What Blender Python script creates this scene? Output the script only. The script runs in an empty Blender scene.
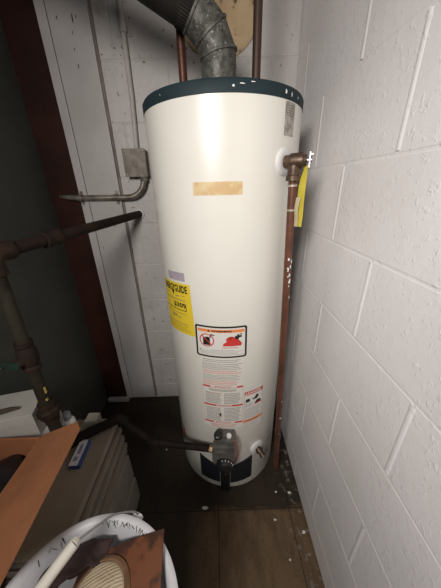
import bpy, bmesh, math, random
from math import sin, cos, pi, radians as R
from mathutils import Vector, Matrix
random.seed(7)
SC = bpy.context.scene
COL = SC.collection

# ------------------------------------------------------------------ camera
F_PX, PITCH, ROLL, YAW, CAM_H = 242.58, 0.41578, -0.024354, 0.011391, 1.28413
fwd = Vector((sin(YAW)*cos(PITCH), cos(YAW)*cos(PITCH), -sin(PITCH)))
rt = Vector((cos(YAW), -sin(YAW), 0)); up = rt.cross(fwd)
rt2 = cos(ROLL)*rt + sin(ROLL)*up; up2 = -sin(ROLL)*rt + cos(ROLL)*up
cam_d = bpy.data.cameras.new('camera'); cam = bpy.data.objects.new('camera', cam_d); COL.objects.link(cam)
cam_d.sensor_fit = 'VERTICAL'; cam_d.sensor_height = 36; cam_d.lens = F_PX/588*36; cam_d.clip_start = 0.01
m = Matrix((rt2, up2, -fwd)).transposed().to_4x4(); m.translation = (0, 0, CAM_H); cam.matrix_world = m
SC.camera = cam
# ------------------------------------------------------------------ light and exposure
W = bpy.data.worlds.new('world'); SC.world = W; W.use_nodes = True
W.node_tree.nodes['Background'].inputs[0].default_value = (0.95, 0.97, 1.0, 1)
W.node_tree.nodes['Background'].inputs[1].default_value = 0.05
def area(name, loc, target, size, power, color):
    d = bpy.data.lights.new(name, 'AREA'); d.shape = 'DISK'; d.size = size; d.energy = power; d.color = color
    o = bpy.data.objects.new(name, d); COL.objects.link(o); o.location = loc
    o.rotation_euler = (Vector(target)-Vector(loc)).to_track_quat('-Z', 'Y').to_euler(); return o
lamp = area('unseen_lamp', (-0.43, -0.62, 1.74), (0.25, 0.62, 1.10), 0.42, 10.2, (1.0, 0.955, 0.915))  # unseen lamp added behind the camera at left, below ceiling height
lamp.data.spread = R(112)  # beam narrowed so the light falls off toward the heater's foot
SC.view_settings.view_transform = 'Standard'; SC.view_settings.look = 'None'
SC.view_settings.exposure = 0.0; SC.view_settings.gamma = 1.0; SC.view_settings.use_curve_mapping = False

# ------------------------------------------------------------------ materials
def mat(name, col, rough=0.6, metal=0.0, var=None, var_scale=8, var_amt=(0.4, 0.65), bump=0, bump_scale=60, rough2=None, spots=None, coat=0, stretch=None, spec=None):
    """principled with one optional second colour mixed in by noise, one optional speckle (colour, scale, lo, hi), a bump"""
    M = bpy.data.materials.new(name); M.use_nodes = True
    nt = M.node_tree; N = nt.nodes; L = nt.links; b = N['Principled BSDF']
    b.inputs['Roughness'].default_value = rough; b.inputs['Metallic'].default_value = metal
    if coat: b.inputs['Coat Weight'].default_value = coat
    if spec is not None: b.inputs['Specular IOR Level'].default_value = spec
    tc = N.new('ShaderNodeTexCoord'); vec = tc.outputs['Object']
    if stretch:
        mp = N.new('ShaderNodeMapping'); mp.inputs['Scale'].default_value = stretch; L.new(vec, mp.inputs[0]); vec = mp.outputs[0]
    cur = None
    def rgb(c):
        n = N.new('ShaderNodeRGB'); n.outputs[0].default_value = (*c, 1); return n.outputs[0]
    cur = rgb(col)
    def layer(cur, c2, scale, lo, hi, detail=4):
        nz = N.new('ShaderNodeTexNoise'); nz.inputs['Scale'].default_value = scale; nz.inputs['Detail'].default_value = detail
        L.new(vec, nz.inputs['Vector'])
        mr = N.new('ShaderNodeMapRange'); mr.inputs[1].default_value = lo; mr.inputs[2].default_value = hi
        L.new(nz.outputs[0], mr.inputs[0])
        mx = N.new('ShaderNodeMix'); mx.data_type = 'RGBA'; L.new(mr.outputs[0], mx.inputs[0]); L.new(cur, mx.inputs[6]); L.new(rgb(c2), mx.inputs[7])
        return mx.outputs[2]
    if var: cur = layer(cur, var, var_scale, *var_amt)
    for s in (spots or []): cur = layer(cur, *s)
    L.new(cur, b.inputs['Base Color'])
    if bump:
        nz = N.new('ShaderNodeTexNoise'); nz.inputs['Scale'].default_value = bump_scale; nz.inputs['Detail'].default_value = 5
        L.new(vec, nz.inputs['Vector'])
        bp = N.new('ShaderNodeBump'); bp.inputs['Strength'].default_value = bump; bp.inputs['Distance'].default_value = 0.01
        L.new(nz.outputs[0], bp.inputs['Height']); L.new(bp.outputs[0], b.inputs['Normal'])
    return M

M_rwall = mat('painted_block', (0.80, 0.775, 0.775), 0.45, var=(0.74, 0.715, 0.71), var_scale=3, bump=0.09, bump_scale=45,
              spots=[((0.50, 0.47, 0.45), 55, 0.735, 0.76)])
def add_pits(M, scale=70, strength=0.5):
    nt = M.node_tree; N = nt.nodes; L = nt.links; b = N['Principled BSDF']
    old = b.inputs['Normal'].links[0].from_node
    tc = N.new('ShaderNodeTexCoord'); v = N.new('ShaderNodeTexNoise'); v.inputs['Scale'].default_value = scale; v.inputs['Detail'].default_value = 2
    L.new(tc.outputs['Object'], v.inputs['Vector'])
    mr = N.new('ShaderNodeMapRange'); mr.inputs[1].default_value = 0.60; mr.inputs[2].default_value = 0.72; L.new(v.outputs[0], mr.inputs[0])
    bp = N.new('ShaderNodeBump'); bp.inputs['Strength'].default_value = strength; bp.inputs['Distance'].default_value = 0.006
    L.new(mr.outputs[0], bp.inputs['Height']); L.new(old.outputs[0], bp.inputs['Normal']); L.new(bp.outputs[0], b.inputs['Normal'])
add_pits(M_rwall, 95, 0.2)
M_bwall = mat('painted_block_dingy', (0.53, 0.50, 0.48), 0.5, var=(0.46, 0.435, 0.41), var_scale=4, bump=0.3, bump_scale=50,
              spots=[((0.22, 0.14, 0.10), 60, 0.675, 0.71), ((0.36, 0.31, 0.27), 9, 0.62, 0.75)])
M_green = mat('dull_green_paint', (0.070, 0.074, 0.064), 0.6, var=(0.058, 0.062, 0.054), var_scale=5, bump=0.1, bump_scale=40, spec=0.12)
M_red = mat('oxide_red_paint', (0.036, 0.013, 0.010), 0.55, var=(0.024, 0.010, 0.008), var_scale=6, bump=0.1, bump_scale=30, spec=0.12)
M_board = mat('white_board_paint', (0.46, 0.435, 0.42), 0.45, var=(0.41, 0.385, 0.37), var_scale=5, bump=0.12, bump_scale=40)
M_dark = mat('black_chip', (0.015, 0.013, 0.012), 0.7)
M_groove = mat('groove_brown', (0.17, 0.14, 0.12), 0.8, var=(0.24, 0.205, 0.18), var_scale=20)  # brown strip for the groove at the board's right edge
M_ceil = mat('ceiling_paint', (0.5, 0.48, 0.46), 0.7)

M_tank = mat('cream_enamel', (0.72, 0.70, 0.635), 0.30, var=(0.685, 0.665, 0.60), var_scale=3, coat=0.25,
             spots=[((0.55, 0.49, 0.38), 30, 0.735, 0.76)])
M_teal = mat('teal_plastic_cap', spec=0.25, col=(0.012, 0.024, 0.028), rough=0.6, var=(0.016, 0.029, 0.034), var_scale=9)
M_chip = mat('white_paint_fleck', (0.75, 0.75, 0.72), 0.6)
M_galv = mat('galvanized_steel', (0.13, 0.125, 0.11), 0.55, 0.4, var=(0.06, 0.058, 0.05), var_scale=60, var_amt=(0.42, 0.6),
             spots=[((0.30, 0.29, 0.265), 190, 0.60, 0.70)], bump=0.1, bump_scale=70)
M_blackpipe = mat('sooty_steel', (0.030, 0.026, 0.022), 0.6, 0.25, var=(0.018, 0.016, 0.014), var_scale=10, bump=0.15, bump_scale=60, spec=0.12)
M_thimble = mat('stained_plaster', (0.56, 0.43, 0.265), 0.85, var=(0.42, 0.29, 0.16), var_scale=6, bump=0.3, bump_scale=30,
                spots=[((0.13, 0.08, 0.05), 24, 0.60, 0.67), ((0.36, 0.24, 0.13), 10, 0.58, 0.7)])
M_copper = mat('aged_copper', (0.11, 0.042, 0.026), 0.45, 0.5, var=(0.07, 0.032, 0.022), var_scale=14, bump=0.08, bump_scale=50)
M_copper_dark = mat('dark_copper', (0.06, 0.034, 0.024), 0.5, 0.4, var=(0.06, 0.035, 0.026), var_scale=14)
M_copper_splash = mat('copper_with_white_paint', (0.17, 0.066, 0.038), 0.45, 0.4, var=(0.09, 0.042, 0.028), var_scale=12,
                      bump=0.08)
M_brass = mat('tarnished_brass', (0.13, 0.085, 0.055), 0.45, 0.6, var=(0.08, 0.05, 0.035), var_scale=30, bump=0.1)
M_brass_pale = mat('brass', (0.30, 0.21, 0.11), 0.38, 0.8, var=(0.2, 0.13, 0.07), var_scale=40)  # paler brass for the small gas fittings
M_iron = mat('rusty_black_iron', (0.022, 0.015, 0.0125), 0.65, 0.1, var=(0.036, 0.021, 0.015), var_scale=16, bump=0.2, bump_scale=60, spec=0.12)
M_iron_shade = mat('iron_shade_dark', (0.011, 0.008, 0.007), 0.7, 0.0, var=(0.020, 0.012, 0.009), var_scale=16, bump=0.2, spec=0.1)  # darker copy of the pipe iron: shade on the low loop put into colour
M_iron_olive = mat('grimy_pipe', (0.034, 0.029, 0.02), 0.65, 0.1, var=(0.022, 0.017, 0.013), var_scale=14, bump=0.2, bump_scale=60, spec=0.12)
M_valve_green = mat('dark_green_metal', (0.012, 0.034, 0.027), 0.6, 0.1, var=(0.02, 0.026, 0.02), var_scale=20)
M_yellowtape = mat('yellow_thread_tape', (0.36, 0.27, 0.07), 0.7)
M_steel = mat('dull_conduit_steel', (0.34, 0.31, 0.265), 0.42, 0.6, var=(0.17, 0.145, 0.12), var_scale=25)
M_box = mat('paint_spattered_steel', (0.24, 0.215, 0.185), 0.6, 0.3, var=(0.15, 0.125, 0.10), var_scale=35, bump=0.2)
M_conduit_w = mat('overpainted_conduit', (0.50, 0.475, 0.445), 0.5, var=(0.42, 0.39, 0.36), var_scale=20)
M_silver = mat('bright_zinc', (0.38, 0.38, 0.40), 0.35, 0.8)
M_ctrl = mat('grey_cast_aluminium', (0.13, 0.12, 0.105), 0.65, 0.25, var=(0.075, 0.068, 0.06), var_scale=30)
M_blackpl = mat('black_plastic', (0.012, 0.012, 0.013), 0.4)
M_door = mat('blue_black_steel', (0.014, 0.017, 0.022), 0.5, 0.2)
M_redwire = mat('red_wire', (0.45, 0.10, 0.06), 0.5)
M_whitepl = mat('white_plastic', (0.72, 0.71, 0.70), 0.4, var=(0.62, 0.61, 0.60), var_scale=14)
M_bucket = mat('white_bucket_plastic', (0.66, 0.655, 0.68), 0.45, var=(0.56, 0.555, 0.57), var_scale=9,
               spots=[((0.33, 0.30, 0.28), 14, 0.66, 0.76)])
M_grip = mat('cream_grip_plastic', (0.68, 0.65, 0.57), 0.45, var=(0.6, 0.57, 0.5), var_scale=20)
M_wire = mat('grey_wire', (0.35, 0.35, 0.36), 0.35, 0.8)
M_card = mat('corrugated_cardboard', (0.31, 0.120, 0.048), 0.85, var=(0.265, 0.10, 0.04), var_scale=14, bump=0.1, bump_scale=50)
M_card_edge = mat('cardboard_edge', (0.34, 0.19, 0.10), 0.8)
M_sheet = mat('greyish_cardboard', (0.25, 0.21, 0.16), 0.75, var=(0.215, 0.18, 0.135), var_scale=10, bump=0.08, stretch=(1, 1, 6))
M_sheet_b = mat('brown_board', (0.10, 0.072, 0.045), 0.75, var=(0.08, 0.058, 0.036), var_scale=12)
M_sheet_c = mat('pale_grey_carton', (0.25, 0.225, 0.19), 0.7, var=(0.21, 0.19, 0.16), var_scale=10)
M_whitebox = mat('white_cardboard', (0.44, 0.42, 0.385), 0.65, var=(0.39, 0.37, 0.34), var_scale=9)
M_shade_fill = mat('shade_fill_black', (0.012, 0.012, 0.013), 0.35, bump=0.5, bump_scale=14)  # black for the lump that stands for shade inside the box
M_rag = mat('dark_maroon_cloth', (0.045, 0.024, 0.022), 0.9, var=(0.03, 0.018, 0.017), var_scale=14, bump=0.3, bump_scale=80)
M_brownboard = mat('mottled_brown_sheet', (0.17, 0.062, 0.028), 0.55, var=(0.06, 0.026, 0.016), var_scale=22, var_amt=(0.48, 0.60), bump=0.1)
M_straw = mat('beige_ribbed_fibre', (0.47, 0.385, 0.265), 0.85, var=(0.38, 0.30, 0.20), var_scale=20)
M_strawdark = mat('brown_stained_fibre', (0.13, 0.065, 0.032), 0.85, var=(0.20, 0.11, 0.055), var_scale=25)
M_blue = mat('blue_card', (0.03, 0.06, 0.20), 0.5)
M_cardprint = mat('white_printed_card', (0.62, 0.61, 0.63), 0.5)
M_purpleprint = mat('grey_blue_print', (0.22, 0.22, 0.34), 0.5)
M_twig = mat('dark_bark', (0.055, 0.038, 0.025), 0.9, bump=0.4)
M_greycap = mat('grey_plastic', (0.25, 0.27, 0.29), 0.5)
# label inks
I_white = mat('label_white', (0.68, 0.655, 0.61), 0.45)
I_black = mat('label_black', (0.014, 0.013, 0.013), 0.45)
I_red = mat('label_red', (0.55, 0.045, 0.035), 0.45)
I_pink = mat('label_pink', (0.62, 0.30, 0.26), 0.5)
I_orange = mat('label_orange', (0.75, 0.24, 0.07), 0.45)
I_yellow = mat('label_yellow', (0.72, 0.53, 0.035), 0.45)
I_grey = mat('label_grey_print', (0.36, 0.345, 0.33), 0.5)
I_dgrey = mat('label_dark_print', (0.17, 0.155, 0.13), 0.5)
I_olive = mat('label_olive_print', (0.33, 0.24, 0.03), 0.5)
I_clear = mat('tank_colour_film', (0.68, 0.655, 0.59), 0.4)
I_tan = mat('aged_tape', (0.62, 0.485, 0.275), 0.6, var=(0.55, 0.37, 0.18), var_scale=45, var_amt=(0.45, 0.62))
I_lilac = mat('faded_lilac_print', (0.40, 0.33, 0.38), 0.5, var=(0.33, 0.30, 0.33), var_scale=60)
I_barcode = mat('grey_sticker', (0.40, 0.375, 0.33), 0.5, var=(0.25, 0.235, 0.21), var_scale=90, var_amt=(0.45, 0.55))
I_rust = mat('rust_red_sticker', (0.30, 0.06, 0.04), 0.6)

# ------------------------------------------------------------------ mesh helper
class MB:
    def __init__(s): s.v = []; s.f = []; s.mi = []; s.sm = []
    def add(s, vs, fs, mi=0, smooth=False):
        o = len(s.v); s.v += [tuple(v) for v in vs]
        for f in fs: s.f.append(tuple(i+o for i in f)); s.mi.append(mi); s.sm.append(smooth)
    def box(s, c, size, rz=0, bev=0.0, mi=0, rot=None):
        bm = bmesh.new(); bmesh.ops.create_cube(bm, size=1)
        bmesh.ops.scale(bm, vec=size, verts=bm.verts)
        if bev: bmesh.ops.bevel(bm, geom=bm.edges[:], offset=bev, segments=2, affect='EDGES', profile=0.7)
        M = (rot.to_4x4() if rot is not None else Matrix.Rotation(rz, 4, 'Z')); M.translation = Vector(c)
        bm.transform(M); bm.verts.index_update()
        s.add([v.co for v in bm.verts], [[v.index for v in f.verts] for f in bm.faces], mi); bm.free(); return s
    def loft(s, rings, closed_ring=True, cap=True, mi=0, smooth=True):
        n = len(rings[0]); vs = [p for r in rings for p in r]; fs = []
        for i in range(len(rings)-1):
            for j in range(n if closed_ring else n-1):
                k = (j+1) % n; fs.append((i*n+j, i*n+k, (i+1)*n+k, (i+1)*n+j))
        s.add(vs, fs, mi, smooth)
        if cap and closed_ring:
            s.add(rings[0], [tuple(range(n))[::-1]], mi); s.add(rings[-1], [tuple(range(n))], mi)
        return s
    def tube(s, path, r, n=16, mi=0, cap=True, smooth=True):
        P = [Vector(p) for p in path]; rr = r if isinstance(r, (list, tuple)) else [r]*len(P)
        T = []
        for i in range(len(P)):
            a = P[max(i-1, 0)]; b = P[min(i+1, len(P)-1)]
            t = (P[i]-a).normalized() if i == len(P)-1 else ((P[1]-P[0]).normalized() if i == 0 else ((P[i]-a).normalized()+(b-P[i]).normalized()).normalized())
            T.append(t)
        u = T[0].orthogonal().normalized(); rings = []
        for i, p in enumerate(P):
            u = (u - T[i]*u.dot(T[i])).normalized(); w = T[i].cross(u)
            k = 1.0
            if 0 < i < len(P)-1: k = 1/max(0.5, T[i].dot((P[i]-P[i-1]).normalized()))
            rings.append([p+(u*cos(2*pi*j/n)+w*sin(2*pi*j/n))*rr[i] for j in range(n)])
        return s.loft(rings, cap=cap, mi=mi, smooth=smooth)
    def lathe(s, prof, origin=(0, 0, 0), axis=(0, 0, 1), n=48, mi=0, cap=True, smooth=True):
        a = Vector(axis).normalized(); u = a.orthogonal().normalized(); w = a.cross(u); o = Vector(origin)
        return s.loft([[o+a*h+(u*cos(2*pi*j/n)+w*sin(2*pi*j/n))*max(r, 1e-5) for j in range(n)] for r, h in prof], cap=cap, mi=mi, smooth=smooth)
    def map(s, fn): s.v = [tuple(fn(*v)) for v in s.v]; return s
def world_loc(o):
    l = Vector((0, 0, 0))
    while o is not None: l += o.location; o = o.parent
    return l
def obj(name, mb, mats, parent=None, loc=None, edge=None):
    """links a MB as one mesh object; its vertices are given in world coordinates"""
    L = world_loc(parent) if parent else Vector(loc or (0, 0, 0))
    me = bpy.data.meshes.new(name); me.from_pydata([Vector(v)-L for v in mb.v], [], mb.f)
    for M in (mats if isinstance(mats, (list, tuple)) else [mats]): me.materials.append(M)
    for p, i, sm in zip(me.polygons, mb.mi, mb.sm): p.material_index = i; p.use_smooth = sm
    bm = bmesh.new(); bm.from_mesh(me); bmesh.ops.remove_doubles(bm, verts=bm.verts, dist=1e-6)
    bmesh.ops.recalc_face_normals(bm, faces=bm.faces)
    for e in bm.edges:
        if len(e.link_faces) == 2 and e.calc_face_angle(0) > 0.7: e.smooth = False
    bm.to_mesh(me); bm.free()
    o = bpy.data.objects.new(name, me); COL.objects.link(o)
    if parent: o.parent = parent
    else: o.location = L
    return o
def tag(o, label, cat=None, group=None):
    o['label'] = label
    if cat: o['category'] = cat
    if group: o['group'] = group
    return o
def thing(name, loc, label, cat, group=None):
    o = bpy.data.objects.new(name, None); o.empty_display_size = 0.05; COL.objects.link(o); o.location = loc
    return tag(o, label, cat, group)
def struct(name, mb, mats, parent=None):
    o = obj(name, mb, mats, parent); o['kind'] = 'structure'; return o
def mesh_text(body, bold=0.0):
    """glyph triangles of a text, normalised to its own bounding box: (verts in 0..1, faces, aspect)"""
    c = bpy.data.curves.new('t', 'FONT'); c.body = body; c.offset = bold; c.fill_mode = 'FRONT'; c.resolution_u = 3
    o = bpy.data.objects.new('t', c); COL.objects.link(o)
    bpy.context.view_layer.update()
    me = o.evaluated_get(bpy.context.evaluated_depsgraph_get()).to_mesh()
    vs = [v.co.copy() for v in me.vertices]; fs = [tuple(p.vertices) for p in me.polygons]
    bpy.data.objects.remove(o); bpy.data.curves.remove(c)
    x0 = min(v.x for v in vs); x1 = max(v.x for v in vs); y0 = min(v.y for v in vs); y1 = max(v.y for v in vs)
    return [((v.x-x0)/(x1-x0), (v.y-y0)/(y1-y0)) for v in vs], fs, (x1-x0)/(y1-y0)

# ------------------------------------------------------------------ structure
XW, YB, XL = 0.342, 1.225, -0.755
COURSE = 0.20320; Z0 = 1.73882-9*COURSE     # height of a bed joint below the floor line
ZTOP = 2.42
def block_wall(mb, s0, s1, joints, to3d, deep=0.0032, ch=0.0042, bead=0):
    """courses of blocks with chamfered edges; joints(k) = the first upright joint of course k; to3d(s, z, depth)"""
    nb = int((ZTOP-Z0)/COURSE)+1
    for k in range(nb):
        za = Z0+k*COURSE; zb = za+COURSE; za = max(za, 0.0); zb = min(zb, ZTOP)
        e = joints(k); xs = [s0]
        j = e - math.ceil((e-s0)/0.4064)*0.4064
        while j < s1-0.02:
            if j > s0+0.02: xs.append(j)
            j += 0.4064
        xs.append(s1)
        for a, b in zip(xs[:-1], xs[1:]):
            g = 0.002; c = ch
            out = [(a+g, za+g), (b-g, za+g), (b-g, zb-g), (a+g, zb-g)]; inn = [(a+g+c, za+g+c), (b-g-c, za+g+c), (b-g-c, zb-g-c), (a+g+c, zb-g-c)]
            ring0 = [(a, za), (b, za), (b, zb), (a, zb)]
            vs = [to3d(x, z, -deep) for x, z in ring0]+[to3d(x, z, -deep) for x, z in out]+[to3d(x, z, 0) for x, z in inn]
            fs = [(8, 9, 10, 11)]
            for q in range(4):
                w = (q+1) % 4; fs += [(q, w, 4+w, 4+q), (4+q, 4+w, 8+w, 8+q)]
            mb.add(vs, fs)
            if bead and a > s0+.01:   # the upright joint was over-filled and painted: a low raised bead
                mb.loft([[to3d(a+w_, z, d_) for w_, d_ in ((-.0085, -.001), (-.004, bead), (.004, bead), (.0085, -.001))] for z in (za+.006, zb-.006)], closed_ring=False, cap=False)
mb = MB(); block_wall(mb, -1.1, YB, lambda k: 0.514 if k % 2 else 0.714, lambda s, z, d: (XW-d, s, z), deep=0.0007, ch=0.0022, bead=0.0016)
mb.box((XW+0.104, (YB-1.1)/2, ZTOP/2), (0.2, YB+1.1, ZTOP))
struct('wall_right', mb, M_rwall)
mb = MB(); block_wall(mb, XL-0.2, XW, lambda k: 0.238-0.2032 if k % 2 else 0.238, lambda s, z, d: (s, YB-d, z), deep=0.0018, ch=0.0025)
mb.box(((XL+XW)/2, YB+0.104, ZTOP/2), (XW-XL+0.4, 0.2, ZTOP))
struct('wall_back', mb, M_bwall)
mb = MB().box((XL-0.06, (YB-1.1)/2, ZTOP/2), (0.12, YB+1.1, ZTOP)); struct('wall_left', mb, M_green)
mb = MB().box(((XL+XW)/2, (YB-1.1)/2, ZTOP+0.05), (XW-XL+0.6, YB+1.5, 0.1)); struct('ceiling', mb, M_ceil)

# floor: twelve-inch tiles with dark joints, darker round the heater
M_floor = bpy.data.materials.new('old_brown_floor_tile'); M_floor.use_nodes = True
nt = M_floor.node_tree; N = nt.nodes; L = nt.links; b = N['Principled BSDF']; b.inputs['Roughness'].default_value = 0.7; b.inputs['Specular IOR Level'].default_value = 0.25
tc = N.new('ShaderNodeTexCoord')
def noise(scale, detail=5, vec=None):
    n = N.new('ShaderNodeTexNoise'); n.inputs['Scale'].default_value = scale; n.inputs['Detail'].default_value = detail
    L.new(vec or tc.outputs['Object'], n.inputs['Vector']); return n.outputs[0]
def ramp(x, lo, hi, a=0.0, bb=1.0):
    r = N.new('ShaderNodeMapRange'); r.inputs[1].default_value = lo; r.inputs[2].default_value = hi; r.inputs[3].default_value = a; r.inputs[4].default_value = bb
    L.new(x, r.inputs[0]); return r.outputs[0]
def mixc(f, a, c):
    x = N.new('ShaderNodeMix'); x.data_type = 'RGBA'; L.new(f, x.inputs[0])
    for i, q in ((6, a), (7, c)):
        if isinstance(q, tuple): x.inputs[i].default_value = (*q, 1)
        else: L.new(q, x.inputs[i])
    return x.outputs[2]
def mth(op, a, c):
    x = N.new('ShaderNodeMath'); x.operation = op
    for i, q in ((0, a), (1, c)):
        if isinstance(q, (int, float)): x.inputs[i].default_value = q
        else: L.new(q, x.inputs[i])
    return x.outputs[0]
sep = N.new('ShaderNodeSeparateXYZ'); L.new(tc.outputs['Object'], sep.inputs[0])
mp = N.new('ShaderNodeMapping'); mp.inputs['Scale'].default_value = (1, 0.35, 1); L.new(tc.outputs['Object'], mp.inputs[0])
c = mixc(ramp(noise(28, 6, mp.outputs[0]), 0.4, 0.65), (0.150, 0.098, 0.055), (0.105, 0.068, 0.038))
c = mixc(ramp(noise(90, 4), 0.6, 0.7), c, (0.07, 0.045, 0.027))
# darker tone: everything beyond the joint at y = 0.584 and left of it, with a ragged edge
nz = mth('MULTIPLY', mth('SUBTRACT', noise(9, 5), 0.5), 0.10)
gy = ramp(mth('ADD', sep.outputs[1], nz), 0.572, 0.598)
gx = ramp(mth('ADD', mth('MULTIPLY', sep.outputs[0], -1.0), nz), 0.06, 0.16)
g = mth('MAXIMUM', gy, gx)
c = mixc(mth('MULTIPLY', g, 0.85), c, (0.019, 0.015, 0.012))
tiles = N.new('ShaderNodeTexBrick'); tiles.offset = 0.0; tiles.inputs['Scale'].default_value = 1.0
mp2 = N.new('ShaderNodeMapping'); mp2.inputs['Location'].default_value = (0.024, -0.584+0.3048*4, 0); L.new(tc.outputs['Object'], mp2.inputs[0]); L.new(mp2.outputs[0], tiles.inputs['Vector'])
tiles.inputs['Brick Width'].default_value = 0.3048; tiles.inputs['Row Height'].default_value = 0.3048; tiles.inputs['Mortar Size'].default_value = 0.0016; tiles.inputs['Mortar Smooth'].default_value = 0.3
c = mixc(tiles.outputs['Fac'], c, (0.012, 0.010, 0.009))
# plaster dust trodden along the wall
du = mth('MULTIPLY', ramp(noise(38, 6), 0.56, 0.66), ramp(mth('ADD', sep.outputs[0], nz), 0.25, 0.30))
c = mixc(mth('MULTIPLY', du, 0.32), c, (0.42, 0.40, 0.37))
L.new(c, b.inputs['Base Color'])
bp = N.new('ShaderNodeBump'); bp.inputs['Strength'].default_value = 0.25; bp.inputs['Distance'].default_value = 0.004; L.new(noise(40), bp.inputs['Height']); L.new(bp.outputs[0], b.inputs['Normal'])
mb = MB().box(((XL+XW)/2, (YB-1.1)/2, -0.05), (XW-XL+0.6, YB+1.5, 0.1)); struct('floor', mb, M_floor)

# white boarded pilaster, red strip beside it, grooves
mb = MB().box((-0.6005, YB-0.010, 1.2), (0.035, 0.020, 2.36), bev=0.002).box((-0.5075, YB-0.009, 1.2), (0.147, 0.018, 2.36), bev=0.002)
mb.box((-0.582, YB-0.006, 1.2), (0.004, 0.010, 2.36), mi=1).box((-0.430, YB-0.003, 1.2), (0.009, 0.007, 2.36), mi=2)
for x, z, w, h in [(-0.481, 1.854, .004, .005), (-0.549, 1.852, .004, .007), (-0.503, 1.812, .003, .006), (-0.508, 1.765, .003, .006), (-0.506, 1.716, .004, .008), (-0.494, 1.850, .006, .013), (-0.520, 1.119, .004, .004), (-0.483, 1.123, .004, .004), (-0.561, 1.02, .003, .006)]:
    pts = [(x+w*cos(a)*random.uniform(.7, 1.2)*.5, YB-0.0184, z+h*sin(a)*random.uniform(.8, 1.2)) for a in [i*pi/4 for i in range(8)]]
    mb.add(pts, [tuple(range(8))], 1)
struct('trim_1', mb, [M_board, M_dark, M_groove])
mb = MB().box(((-0.755-0.618)/2, YB-0.004, 1.2), (0.137, 0.008, 2.4)); struct('trim_2', mb, M_red)
mb = MB().box((-0.675, YB-0.022, 0.013), (0.135, 0.022, 0.026), bev=0.003); struct('trim_3', mb, M_board)

# old flue thimble plastered over on the back wall
mb = MB().lathe([(0.156, 0), (0.156, 0.006), (0.146, 0.014), (0.10, 0.018), (0.0, 0.020)], (0.030, YB, 1.885), (0, -1, 0), 56)
t = obj('plaster_patch', mb, M_thimble, loc=(0.035, YB, 1.885))
tag(t, 'round tan plaster patch with rust stains on the wall behind the flue', 'wall patch')

# ------------------------------------------------------------------ water heater
CX, CY, RAD = 0.0300, 0.8935, 0.2315
def cyl(phi, z, r=RAD): return Vector((CX+r*sin(phi), CY-r*cos(phi), z))
heater = thing('water_heater', (CX, CY, 0), 'tall white tank water heater with dark teal top rim in the corner', 'water heater')
mb = MB().lathe([(RAD-0.006, 0.012), (RAD-0.002, 0.020), (RAD, 0.026), (RAD, 1.4745), (RAD-0.02, 1.476)], (CX, CY, 0), n=128)
obj('tank_jacket', mb, M_tank, heater)
for a in (40, 140, 270): obj('foot', MB().lathe([(0.02, 0), (0.02, 0.013)], cyl(R(a), 0, 0.18), n=16), M_blackpl, heater)
mb = MB().lathe([(RAD-0.004, 1.472), (RAD+0.0015, 1.4725), (RAD+0.002, 1.494), (RAD-0.002, 1.500), (RAD-0.02, 1.503), (0.0, 1.512)], (CX, CY, 0), n=128)
cap = obj('top_cap', mb, M_teal, heater); cap['label'] = 'dark teal top rim'
for ph, z, w, h in [(-41, 1.486, .003, .003), (38, 1.486, .006, .009), (44, 1.484, .004, .012), (52, 1.483, .004, .006), (4, 1.484, .006, .004), (9, 1.488, .014, .0022), (15, 1.492, .012, .002)]:
    pts = [cyl(R(ph)+w*cos(i*pi/4)*random.uniform(.4, 1)/RAD*.7, z+h*sin(i*pi/4)*random.uniform(.5, 1)*.6, RAD+0.0028) for i in range(8)]
    mb = MB(); mb.add(pts, [tuple(range(8))]); obj('paint_fleck', mb, M_chip, cap)
mb = MB().lathe([(0.064, 1.503), (0.060, 1.512), (0.052, 1.532), (0.0515, 1.548)], (0.021, 0.893, 0), n=40, cap=False)
obj('draft_hood', mb, M_galv, heater)

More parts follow.
